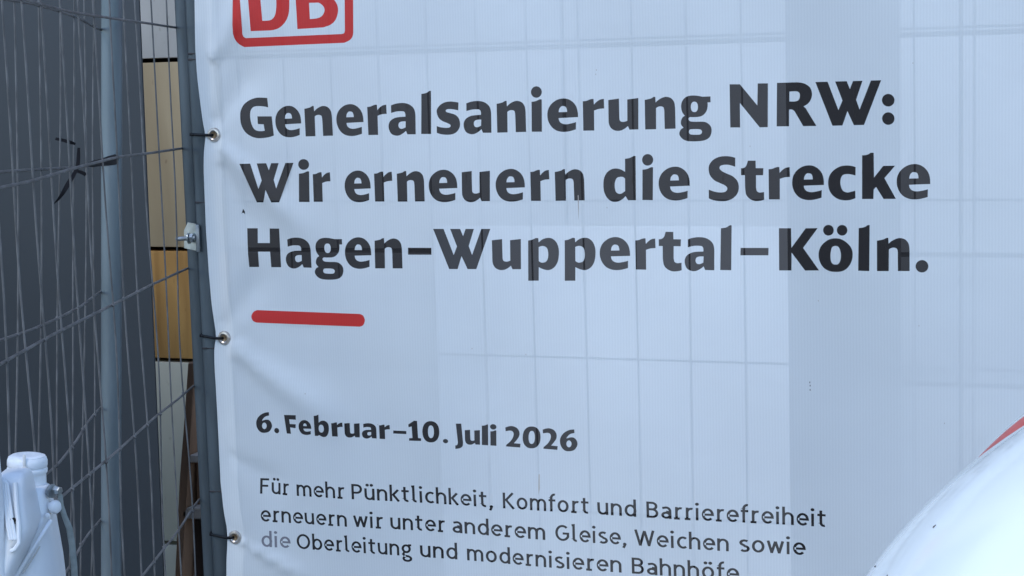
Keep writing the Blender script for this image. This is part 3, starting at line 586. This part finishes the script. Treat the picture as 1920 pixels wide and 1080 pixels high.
# ---------------------------------------------------------------- fence panels
def pole(bm, x, y, z0, z1, r, dx=0.0, n=24):
    k = 10
    pts = [(x + dx * (z0 + (z1 - z0) * i / k - ZR), y, z0 + (z1 - z0) * i / k) for i in range(k + 1)]
    tube(bm, pts, r, n=n)
ZR = 1.6
ZT, ZB = 2.06, 0.03
def foot(parent, x, y):
    bm = bmesh.new(); box(bm, (x, y, .06), .24, .70, .12, bevel=.02); return link('concrete_foot', bm, M_ground, parent)
# the panel carrying the banner
RP = .0215
PY = .036
pa1, pa2 = on_wall(370, 60, PY), on_wall(416, 1000, PY)
ldx = (pa1[0] - pa2[0]) / (pa1[2] - pa2[2]); px_ = pa1[0] - ldx * (pa1[2] - ZR)
fb = thing('mesh_fence', (px_, PY, 0), 'mesh fence panel behind the banner, its pole showing along the banner edge', 'fence')
bm = bmesh.new(); pole(bm, px_, PY, ZB, ZT, RP, ldx); link('pole', bm, M_pole, fb)
bm = bmesh.new(); pole(bm, px_ + 3.45, PY, ZB, ZT, RP); link('pole', bm, M_pole, fb)
bm = bmesh.new()
for k in range(-10, 27):
    x = on_wall(1296, 680, .026)[0] + .1068 * k
    if x < px_ + .03 or x > px_ + 3.4: continue
    j = [rng.uniform(-.0015, .0015) for _ in range(5)]
    tube(bm, [(x + j[i_], .026, ZB + .1 + (ZT - .15) * i_ / 4) for i_ in range(5)], .0021, n=6)
hz = []
vtop = uv_of(372, 100)[1]
for k in range(-2, 7):
    z = vtop - .3124 * k + .0
    if not (.1 < z < 2.0): continue
    hz.append(z)
for z in hz:
    for dz in ((0, -.012) if abs(z - vtop) < .01 else (0,)):
        tube(bm, [(px_ - .012 + 0.0, PY - RP - .001, z + dz), (px_ + .03, PY - RP + .008, z + dz), (px_ + .08,   .0305, z + dz), (px_ + 1.7,   .0305, z + dz), (px_ + 3.45,   .0305, z + dz)], .0024, n=6)
link('wire_mesh', bm, M_wire_dark, fb)
foot(fb, px_ + 3.45, PY)

def path_from(px_pts, z0):
    h = z0
    return [on_height(x, y, h)[:2] for x, y in px_pts]
def on_path(path, x, y):            # photo pixel -> (distance along the bent panel, height)
    c = CAM[:2]; r = ray(x, y); best = None; L = 0.0
    P = [np.array(p) for p in path]; P = P + [P[-1] + (P[-1] - P[-2]) * 4]
    for i, (a, b) in enumerate(zip(P, P[1:])):
        d = b - a; l = np.linalg.norm(d); dd = d / l
        A = np.array([[r[0], -dd[0]], [r[1], -dd[1]]]); t, s_ = np.linalg.solve(A, a - c)
        if (s_ >= -1e-6 or i == 0) and s_ <= l + 1e-6: return L + s_, CAM[2] + t * r[2]
        L += l
    return None
def bowed(path, pts, s_end):
    q = sorted(v for v in (on_path(path, x, y) for x, y in pts) if v)
    S_, Z_ = [a for a, b in q], [b for a, b in q]
    k = (Z_[-1] - Z_[-2]) / max(S_[-1] - S_[-2], .05) * .3 if len(q) > 1 else 0
    k = max(-.12, min(.12, k)); S_.append(S_[-1] + .4); Z_.append(Z_[-1] + k * .4)
    return lambda s: float(np.interp(s, S_, Z_))
def resample(path, s):
    P = [np.array(p) for p in path]; L = 0
    for a, b in zip(P, P[1:]):
        l = np.linalg.norm(b - a)
        if L + l >= s: return a + (b - a) * (s - L) / l
        L += l
    a, b = P[-2], P[-1]; d = (b - a) / np.linalg.norm(b - a); return b + d * (s - L)
# near side panel: runs from the pole beside the banner towards the viewer
PZ = at_depth(345, 278, 3.80)
ly = PY + .034; lp = on_wall(347, 30, ly); lp2 = on_wall(396, 1000, ly); print('near pole', PZ, 'clear of banner pole by', PZ[1] - PY)
ldx1 = (lp[0] - lp2[0]) / (lp[2] - lp2[2]); lx = lp[0] - ldx1 * (lp[2] - ZR)
path1 = path_from([(352, 503), (285, 533.5), (200, 577), (100, 627), (0, 683)], on_wall(352, 503, ly)[2])
path1 = [np.array(on_wall(352, 503, ly - .012)[:2])] + path1[1:]
f1_ = thing('mesh_fence', (lx, ly, 0), 'nearest mesh fence panel running from the banner pole towards the viewer at left', 'fence')
bm = bmesh.new(); pole(bm, lx, ly, ZB, ZT, .0205, ldx1); link('pole', bm, M_pole, f1_)
endp = resample(path1, 2.0)
bm = bmesh.new(); pole(bm, endp[0], endp[1], ZB, ZT, .0205, 0); link('pole', bm, M_pole, f1_)
bm = bmesh.new()
H1 = [on_wall(x, y, ly)[2] for x, y in ((330, 52), (342, 278), (352, 503), (362, 723.5), (371, 937))]
h_step = (H1[0] - H1[-1]) / 4
Hs = [H1[0] + h_step * k for k in (1,)] + H1 + [H1[-1] - h_step * k for k in (1, 2)]
W1 = [[(330, 52), (267, 42), (200, 33), (133, 23), (67, 5), (50, 0)], [(342, 278), (275, 288), (217, 295), (133, 317), (67, 338), (0, 352)],
      [(352, 503), (285, 533.5), (200, 577), (100, 627), (0, 683)], [(362, 723.5), (330, 752), (293, 780), (200, 863), (117, 930)], [(371, 937), (327, 1007), (267, 1080)]]
fns = []
for i_, h in enumerate(Hs):
    fn = bowed(path1, W1[i_ - 1], 2.0) if 1 <= i_ <= 5 else (lambda s, h=h: h)
    fns.append(fn)
    pts = [(*resample(path1, s), fn(s)) for s in np.linspace(0, 2.0, 60)]
    zz = np.convolve(np.pad([p[2] for p in pts], 2, mode='edge'), np.ones(5) / 5, 'valid')
    tube(bm, [(p[0], p[1], z) for p, z in zip(pts, zz)], .0026, n=6)
for k in range(1, 19):
    s = .1065 * k - .030
    if s > 1.98: continue
    p = resample(path1, s); ph = rng.uniform(0, 6); am = rng.uniform(.001, .0045)
    pts = [(p[0] + ldx1 * (z - ZR) + am * math.sin(z * 5.5 + ph) + .5 * am * math.sin(z * 11 + ph), p[1], z) for z in np.linspace(ZB + .1, ZT - .04, 24)]
    tube(bm, pts, .0017, n=6)
    for fn in fns:                   # weld beads
        z = fn(s); q = Vector((p[0] + ldx1 * (z - ZR) + am * math.sin(z * 5.5 + ph) + .5 * am * math.sin(z * 11 + ph), p[1], z))
        bmesh.ops.create_icosphere(bm, subdivisions=1, radius=.0036, matrix=Matrix.Translation(q))
link('wire_mesh', bm, M_wire, f1_)
foot(f1_, endp[0], endp[1] - .2)
# second side panel, stacked behind the first
q2 = at_depth(209, 545, 3.70); qa, qb = on_wall(211, 5, q2[1]), on_wall(210, 1075, q2[1])
l2 = (qa[0] - qb[0]) / (qa[2] - qb[2]); print('lean', l2, ldx, ldx1)
path2 = path_from([(190, 546), (168, 559), (143, 575), (100, 597), (50, 618.5), (0, 635)], on_wall(190, 546, q2[1])[2])
f2_ = thing('mesh_fence', (q2[0], q2[1], 0), 'second mesh fence panel with the pale pole in front of the slate hoarding', 'fence')
bm = bmesh.new()
k = 12; tube(bm, [(q2[0] + l2 * (z - q2[2]), q2[1], z) for z in np.linspace(ZB, ZT, k)], .0208, n=24); link('pole', bm, M_pole_old, f2_)
end2 = resample(path2, 1.9)
bm = bmesh.new(); pole(bm, end2[0], end2[1], ZB, ZT, .0208, 0); link('pole', bm, M_pole_old, f2_)
bm = bmesh.new()
H2 = [on_wall(x, y, q2[1])[2] for x, y in ((190, 79), (190, 308), (190, 546), (189, 776), (188, 1006))]
hs2 = (H2[0] - H2[-1]) / 4
H2 = [H2[0] + hs2] + H2 + [H2[-1] - hs2]
def lean2(p, z, s): return (p[0] + l2 * (z - q2[2]) + .012 * math.sin((z - q2[2]) * 2.4 + .9) * min(1, s / .25), p[1], z)
W2 = [[(190, 79), (167, 60), (120, 40), (60, 20), (0, 5)], [(190, 307), (147, 311), (133, 313), (67, 317), (0, 320)],
      [(190, 546), (168, 559), (143, 575), (100, 597), (50, 618.5), (0, 635)], [(188, 776), (165, 808), (140, 848), (115, 880), (90, 897)], [(190, 1005), (178, 1025), (155, 1078)]]
fns = []
for i_, h in enumerate(H2):
    fn = bowed(path2, W2[i_ - 1], 1.9) if 1 <= i_ <= 5 else (lambda s, h=h: h)
    fns.append(fn)
    pts = [lean2(resample(path2, s), fn(s), s) for s in np.linspace(0, 1.9, 60)]
    zz = np.convolve(np.pad([p[2] for p in pts], 2, mode='edge'), np.ones(5) / 5, 'valid')
    tube(bm, [(p[0], p[1], z) for p, z in zip(pts, zz)], .0026, n=6)
for k in range(1, 18):
    s = .1055 * k - .02
    if s > 1.86: continue
    p = resample(path2, s); ph = rng.uniform(0, 6); am = rng.uniform(.001, .004)
    pts = []
    for z in np.linspace(ZB + .1, ZT - .04, 26):
        x, y, _ = lean2(p, z, s); pts.append((x + am * math.sin(z * 6 + ph), y, z))
    tube(bm, pts, .0017, n=6)
    for fn in fns:
        z = fn(s); x, y, _ = lean2(p, z, s)
        bmesh.ops.create_icosphere(bm, subdivisions=1, radius=.0036, matrix=Matrix.Translation((x + am * math.sin(z * 6 + ph), y, z)))
link('wire_mesh', bm, M_wire, f2_)
foot(f2_, end2[0], end2[1] - .2)

# ---------------------------------------------------------------- cable ties through the eyelets
for k, (gu_, gv_) in enumerate(GROM):
    zc = gv_; tie_x = px_ + ldx * (zc - ZR)
    gw = float(W_of(gu_, gv_)); lab = ('black cable tie through the upper eyelet beside the headline', 'black cable tie through the middle eyelet level with the red bar', 'black cable tie through the lowest visible eyelet near the small text')[k]
    xlft = tie_x - RP - .004
    dzk = (.001, .001, -.003)[k]
    loop = [(gu_ - .0015, gw + .002, zc), (gu_ - .004, gw - .0065, zc), (gu_ - .010, gw - .0075, zc), (u_left(gv_) - .004, -.006, zc + dzk * .5), (tie_x - .004, PY - RP - .0035, zc + dzk)]
    for a in np.linspace(-100, -260, 9):
        loop.append((tie_x + (RP + .0035) * math.cos(math.radians(a)), PY + (RP + .0035) * math.sin(math.radians(a)), zc + dzk))
    loop += [(gu_ - .002, gw + .012, zc), (gu_ - .0015, gw + .002, zc)]
    t_ = thing('cable_tie', (tie_x, PY - RP - .004, zc), lab, 'cable tie', 'black cable ties holding the banner to its pole')
    bm = bmesh.new(); tube(bm, loop, (.0030, .0014), n=8, flat=(0, 0, 1)); link('strap', bm, M_black, t_)
    bm = bmesh.new(); box(bm, (tie_x - RP * .75, PY - RP * .85, zc + dzk), .0065, .005, .0062, bevel=.001); link('lock_head', bm, M_black, t_)

# ---------------------------------------------------------------- clamp joining the two poles
cz = at_depth(362, 446, 3.70)
cy = PY - RP - .004
def cp(x, y, dy=0.0): p = on_wall(x, y, cy + dy); return p
cl = thing('fence_clamp', cp(362, 446), 'zinc plated fence clamp with bolt joining the two poles beside the banner', 'clamp')
a, b = cp(372, 421), cp(372.5, 472)
bm = bmesh.new(); box(bm, ((a[0] + b[0]) / 2, cy - .002, (a[2] + b[2]) / 2), .0085, .006, a[2] - b[2], bevel=.0015); link('edge_plate', bm, M_zincdull, cl)
a, b = cp(346, 418), cp(368, 468)
bm = bmesh.new()
P = [cp(352, 417, .006), cp(367, 420), cp(367.5, 470), cp(345, 465, .010), cp(345, 432, .010)]
vs1 = [bm.verts.new(Vector(p)) for p in P]; vs2 = [bm.verts.new(Vector(p) + Vector((0, .004, 0))) for p in P]
bm.faces.new(vs1); bm.faces.new(vs2[::-1])
for i in range(5): bm.faces.new((vs1[i], vs2[i], vs2[(i + 1) % 5], vs1[(i + 1) % 5]))
link('plate', bm, M_zinc, cl)
bm = bmesh.new()
a, b = Vector(cp(366, 446, -.006)), Vector(cp(330, 448, -.012))
ax = (b - a).normalized()
lathe(bm, [(0, .0048), ((b - a).length - .003, .0048), ((b - a).length, .003)], a, ax, n=16)
link('bolt', bm, M_zincdull, cl)
bm = bmesh.new(); lathe(bm, [(.004, .008), (.004, .0095), (.011, .0095), (.012, .0085)], a, ax, n=6); link('nut', bm, M_zinc, cl)
bm = bmesh.new(); lathe(bm, [(.0125, .004), (.0125, .012), (.0150, .012), (.0150, .004)], a, ax, n=24); link('washer', bm, M_zinc, cl)

# ---------------------------------------------------------------- black tape tangled in the side fences
tp = thing('black_tape', at_depth(148, 300, 3.0), 'torn black tape tangled round the side fence wires before the pale pole', 'tape')
def ribbon(bm, pts, wds, d, th=.0008):
    L, R = [], []
    for i, (x, y, z) in enumerate(pts):
        x0, y0, _ = pts[max(0, i - 1)]; x1, y1, _ = pts[min(len(pts) - 1, i + 1)]
        tx, ty = x1 - x0, y1 - y0; l = math.hypot(tx, ty); nx, ny = -ty / l, tx / l
        L.append(at_depth(x + nx * wds[i] / 2, y + ny * wds[i] / 2, z)); R.append(at_depth(x - nx * wds[i] / 2, y - ny * wds[i] / 2, z))
    for off in (0,):
        lv = [bm.verts.new(Vector(p)) for p in L]; rv_ = [bm.verts.new(Vector(p)) for p in R]
        lb = [bm.verts.new(Vector(p) + Vector((0, th, 0))) for p in L]; rb = [bm.verts.new(Vector(p) + Vector((0, th, 0))) for p in R]
        for i in range(len(L) - 1):
            bm.faces.new((lv[i], lv[i + 1], rv_[i + 1], rv_[i])); bm.faces.new((lb[i], rb[i], rb[i + 1], lb[i + 1]))
            bm.faces.new((lv[i], lb[i], lb[i + 1], lv[i + 1])); bm.faces.new((rv_[i], rv_[i + 1], rb[i + 1], rb[i]))
        bm.faces.new((lv[0], rv_[0], rb[0], lb[0])); bm.faces.new((lv[-1], lb[-1], rb[-1], rv_[-1]))
zt = 3.26
bm = bmesh.new(); ribbon(bm, [(104, 260, zt), (118, 263, zt), (132, 267, zt), (141, 270, zt + .01)], [5, 6, 6.5, 4], 0); link('tail', bm, M_tape, tp)
bm = bmesh.new(); ribbon(bm, [(147.5, 277, zt - .02), (147, 294, zt - .02), (145.5, 312, zt - .02), (139, 326, zt - .03), (127, 346, zt - .04), (117, 363, zt - .04), (109, 374, zt - .03), (101, 382, zt - .02)], [4.5, 6.5, 7, 7, 9, 7, 4, 1.5], 0); link('tail', bm, M_tape, tp)
bm = bmesh.new(); ribbon(bm, [(141, 320, zt), (152, 323, zt), (161, 327.5, zt)], [5, 6.5, 7], 0); link('tail', bm, M_tape, tp)
bm = bmesh.new()
c0 = on_height(166, 309, H1[1]); c1 = on_height(219, 298.5, H1[1])
tube(bm, [Vector(c0) + (Vector(c1) - Vector(c0)) * t for t in (0, .15, .4, .7, .95, 1)], [(.003, .003), (.006, .0035), (.0065, .004), (.009, .005), (.010, .005), (.006, .004)], n=10, flat=(0, 0, 1))
link('wrap', bm, M_tape, tp)

# ---------------------------------------------------------------- timber pallet standing behind the fence gap
zp = 5.0
pal = thing('wooden_pallet', at_depth(352, 1000, zp), 'brown timber pallet standing on edge between facade and fence, half hidden by the poles', 'pallet')
yp_ = at_depth(352, 900, zp)[1]
D2 = lambda x, y, dz=0: Vector(on_wall(x, y, yp_ + dz))
def plank(name, quad, th, mat):
    bm = bmesh.new(); f = [bm.verts.new(D2(*q)) for q in quad]; k = [bm.verts.new(D2(*q) + Vector((0, th, 0))) for q in quad]
    bm.faces.new(f); bm.faces.new(k[::-1]); n = len(quad)
    for i in range(n): bm.faces.new((f[i], k[i], k[(i + 1) % n], f[(i + 1) % n]))
    bmesh.ops.bevel(bm, geom=bm.edges[:], offset=.003, segments=1, affect='EDGES')
    return link(name, bm, mat, pal, smooth=False)
plank('bearer', [(352, 680), (366, 680), (352, 900), (340, 1110), (326, 1110), (337, 900)], .09, M_wood)
plank('back_board', [(354, 870), (384, 870), (384, 1130), (346, 1130), (348, 1000)], .02, M_wooddark).location.y += .05
plank('board', [(355, 853), (384, 853), (384, 868), (355, 868)], .10, M_woodpale)
plank('board', [(342, 960), (352, 951), (390, 951), (390, 974), (358, 974), (342, 970)], .10, M_woodpale)
plank('board', [(338, 1090), (390, 1090), (390, 1112), (338, 1112)], .10, M_woodpale)
plank('block', [(356, 868), (367, 868), (367, 951), (358, 951)], .07, M_wood).location.y += .03

# ---------------------------------------------------------------- white plastic barrier, bottom left
zb = 2.30; PXM = FPX / zb
BR = Vector(dir_world([1, 0, 0])); BR.z = 0; BR.normalize()
BUP = Vector((0, 0, 1)); BAW = BR.cross(BUP) * -1
if BAW.dot(Vector(dir_world([0, 0, 1]))) < 0: BAW = -BAW
B0 = Vector(at_depth(55, 950, zb))
def B(x, y, d=0.0):                # photo pixel on the barrier's upright middle plane, d metres behind it
    r = Vector(ray(x, y)); c = Vector(CAM); return c + r * (((B0 - c).dot(BAW) + d) / r.dot(BAW))
bar = thing('water_barrier', (B(55, 1000).x, B(55, 1000).y, 0), 'white plastic water filled barrier with screw cap standing before the side fence', 'barrier')
def loft(bm, rows, n=40, p=3.0, d=0.0):     # rows: (x centre px, y px, half width px, half depth m)
    rings = []
    for xc, y, hw, hd in rows:
        c = B(xc, y, d); R_ = []
        for k in range(n):
            a = 2 * math.pi * k / n; ca, sa = math.cos(a), math.sin(a)
            R_.append(bm.verts.new(c + BR * (hw / PXM * math.copysign(abs(ca) ** (2 / p), ca)) + BAW * (hd * math.copysign(abs(sa) ** (2 / p), sa))))
        rings.append(R_)
    for q, w in zip(rings, rings[1:]):
        for k in range(n): bm.faces.new((q[k], q[(k + 1) % n], w[(k + 1) % n], w[k]))
    bm.faces.new(rings[0]); bm.faces.new(rings[-1][::-1])
bm = bmesh.new()
yg = 540 + (1.6 / zb + math.tan(math.radians(-6.8)) * 0) * 0 + 1700
# right hand body under the neck, widening downwards
loft(bm, [(66, 911, 22, .020), (66, 913.5, 25, .023), (66, 923, 27.5, .027), (66, 945, 31, .033), (65, 975, 36, .041), (63, 1010, 43, .050), (60, 1050, 52, .058), (58, 1085, 58, .062), (56, 1200, 66, .075), (58, 1400, 80, .10), (56, 1600, 95, .13)], p=2.6)
# broad shoulder block to the left, a little nearer
loft(bm, [(27, 881, 14, .010), (27, 882.5, 20, .016), (27, 886, 24, .021), (26, 893, 27.5, .026), (25, 905, 30.5, .030), (24, 925, 34.5, .034), (23, 950, 40, .038), (22, 978, 47.5, .043), (18, 1002, 46, .047), (12, 1030, 42, .050), (4, 1062, 36, .053), (-10, 1110, 30, .056), (-40, 1300, 30, .06)], p=5.0, d=-.050)
body = link('body', bm, M_white, bar)
# moulded diagonal rib where the front block steps back to the body
bm = bmesh.new()
tube(bm, [B(95, 977, -.030), B(86, 991, -.044), B(72, 1013, -.056), B(55, 1040, -.062), B(38, 1068, -.066), B(20, 1096, -.07)], .0028, n=10); link('rib', bm, M_white, bar)
bm = bmesh.new()
tube(bm, [B(75, 1024, -.0565), B(66, 1040, -.0600), B(54, 1058, -.0640), B(42, 1076, -.0675)], .0010, n=8); link('seam', bm, M_grime, bar)
# recessed grip with ribs at the far left
bm = bmesh.new()
for k, (x0, x1) in enumerate(((5, 15), (9, 20), (13.5, 25.5))):
    tube(bm, [B(x0 - 5, 897 + k * 1, -.078), B(x0, 903 + k * 2, -.0835), B(x0 + 4, 935, -.0875), B(x1 - 1, 985, -.096), B(x1 + 4, 1012, -.1005)], .0022, n=8)
link('grip_rib', bm, M_white, bar)
bm = bmesh.new()
tube(bm, [B(28, 905, -.0815), B(31, 950, -.0885), B(35, 985, -.0955), B(36, 1018, -.1005), B(28, 1030, -.102), B(20, 1034, -.1025)], .0030, n=8); link('grip_edge', bm, M_white, bar)
bm = bmesh.new(); lathe(bm, [(-.002, .0040), (.0, .0046), (.0012, .0040), (.0014, 0)], B(24.5, 977, -.0945), -BAW, n=18); link('plug_hole', bm, M_black, bar)
bm = bmesh.new(); tube(bm, [B(21, 1026, -.1015), B(26, 1018, -.1010), B(30, 1008, -.0995)], (.0030, .0012), n=8, flat=tuple(BUP)); link('dirt_patch', bm, M_grime, bar)
# neck and cap
NA = Vector((0.03 * BR.x, 0.03 * BR.y, 1)).normalized()
bm = bmesh.new(); lathe(bm, [(-.02, .0245), (-.004, .0240), (.006, .0234), (.040, .0230)], B(52, 913, .012), NA, n=36); link('neck', bm, M_white, bar)
bm = bmesh.new()
lathe(bm, [(0, .0225), (.0, .0243), (.0015, .0252), (.0055, .0254), (.0070, .0247), (.0078, .0238), (.0088, .0247), (.0105, .0252), (.0165, .0250), (.0205, .0235), (.0228, .0200), (.0236, .015), (.0232, .010), (.0228, 0)], B(51, 886, .012), (NA + BR * .04).normalized(), n=44)
cap = link('cap', bm, M_white, bar)
bm = bmesh.new(); tube(bm, [B(45.5, 853, -.0110), B(45.5, 860, -.0132), B(46, 870, -.0136), B(47, 880, -.0134)], (.0018, .0007), n=8, flat=tuple(BR)); link('seam', bm, M_grime, cap)
bm = bmesh.new(); lathe(bm, [(-.002, .004), (.0015, .005), (.003, .0035), (.0035, 0)], B(47, 881, -.0130), -BAW, n=14); link('mould_mark', bm, M_grime, cap)
# neck filler block between cap and body (visible left of the neck)
# bolt, washer, knob, rope
bm = bmesh.new(); lathe(bm, [(-.010, .0020), (-.004, .0085), (-.002, .0088), (.0, .0088), (.001, .006)], B(99, 921, -.012), (BR * .9 - BAW * .45).normalized(), n=26); link('washer', bm, M_zincdull, bar)
bm = bmesh.new(); lathe(bm, [(-.006, .0052), (.004, .0052), (.0055, .0040), (.0055, 0)], B(108, 919.5, -.016), (BR * .75 - BAW * .65).normalized(), n=6); link('bolt', bm, M_zinc, bar)
bm = bmesh.new(); lathe(bm, [(-.012, .0055), (-.002, .0062), (.0, .0085), (.004, .0088), (.007, .007), (.0085, .003), (.0085, 0)], B(101, 950, -.014), (BR * .8 - BAW * .6).normalized(), n=26); link('knob', bm, M_white, bar)
bm = bmesh.new(); lathe(bm, [(-.004, .0025), (.0, .0034), (.0010, .0024), (.0013, 0)], B(89.0, 967, -.0305), -BAW, n=16)
link('moulded_pip', bm, M_white, bar)
bm = bmesh.new()
tube(bm, [B(108, 920, -.012), B(113, 930, -.012), B(115, 948, -.012), B(121, 968, -.010), B(130, 990, -.008), B(135, 1020, -.006), B(139, 1060, -.004), B(141, 1110, 0), B(140, 1300, .01)], [(.0030, .002), (.0032, .002), (.0033, .002), (.0036, .0022)] + [(.0042, .0024)] * 5, n=10, flat=tuple(BR)); link('hanging_rope', bm, M_strap, bar)
# tall white tube at the very edge of the picture
zq = 2.2
ep = Vector(at_depth(-17, 900, zq))
wp = thing('white_post', (ep.x, ep.y, 0), 'white plastic post cut off by the left edge beside the barrier cap', 'post')
bm = bmesh.new(); lathe(bm, [(-1.3, .016), (-.02, .0135), (.05, .0115), (.10, .0085), (.115, .005), (.117, 0)], ep, (0, 0, 1), n=28); link('tube', bm, M_white, wp)
bm = bmesh.new(); lathe(bm, [(0, .12), (.03, .12), (.045, .03), (.05, .017)], (ep.x, ep.y, .002), (0, 0, 1), n=28); link('base', bm, M_white, wp)

# ---------------------------------------------------------------- glossy white domed shell, bottom right
zd = 1.25
dc = Vector(at_depth(2625.06, 1799.98, zd)); RD = .4402
th, ph = math.radians(47.5), math.radians(150)
dax = Vector(dir_world([math.sin(th) * math.cos(ph), math.sin(th) * math.sin(ph), -math.cos(th)])).normalized()
dm = thing('domed_shell', (dc.x, dc.y, 0), 'big glossy white rounded shell with a red stripe round its rim before the banner', 'dome')
bm = bmesh.new()
prof = [(RD * math.sin(math.radians(t)), RD * math.cos(math.radians(t))) for t in np.linspace(-12, 90, 48)]; prof[-1] = (RD, 0)
lathe(bm, prof, dc, dax, n=200); link('shell', bm, M_dome, dm)
bm = bmesh.new(); lathe(bm, [(-.060, .430), (-.070, .4345), (-.078, .4375), (-.0875, .4396), (-.0885, .425)], dc, dax, n=200); link('red_stripe', bm, M_red, dm)
bm = bmesh.new(); lathe(bm, [(-.0886, .4250), (-.0886, .4392), (-.0940, .4402), (-.1000, .4406), (-.110, .4385), (-.125, .425), (-.20, .385), (-.28, .26), (-.30, .0)], dc, dax, n=200); link('back_rim', bm, M_dome, dm)
bm = bmesh.new(); tube(bm, [(dc.x, dc.y, .02), (dc.x, dc.y, dc.z - .38)], .05, n=24); lathe(bm, [(0, .30), (.03, .30), (.05, .06)], (dc.x, dc.y, .002), (0, 0, 1)); link('stand', bm, M_white, dm)

for x, y, a, b in ((1752, 987, .0016, .0005), (1641, 1062, .0007, .0006), (1664, 1079, .0006, .0005)):   # chips in the gloss
    r = Vector(ray(x, y)).normalized(); oc = Vector(CAM) - dc; bq = r.dot(oc); t = -bq - math.sqrt(bq * bq - (oc.length_squared - RD * RD))
    p = Vector(CAM) + r * t; nrm = (p - dc).normalized(); ta = (BR * .8 + BUP * .6); ta = (ta - nrm * ta.dot(nrm)).normalized()
    bm = bmesh.new(); tube(bm, [p - ta * a, p - ta * a * .3 + nrm * .0002, p + ta * a * .5, p + ta * a], [b * .4, b, b * .8, b * .3], n=6); link('chip', bm, M_wooddark, dm)
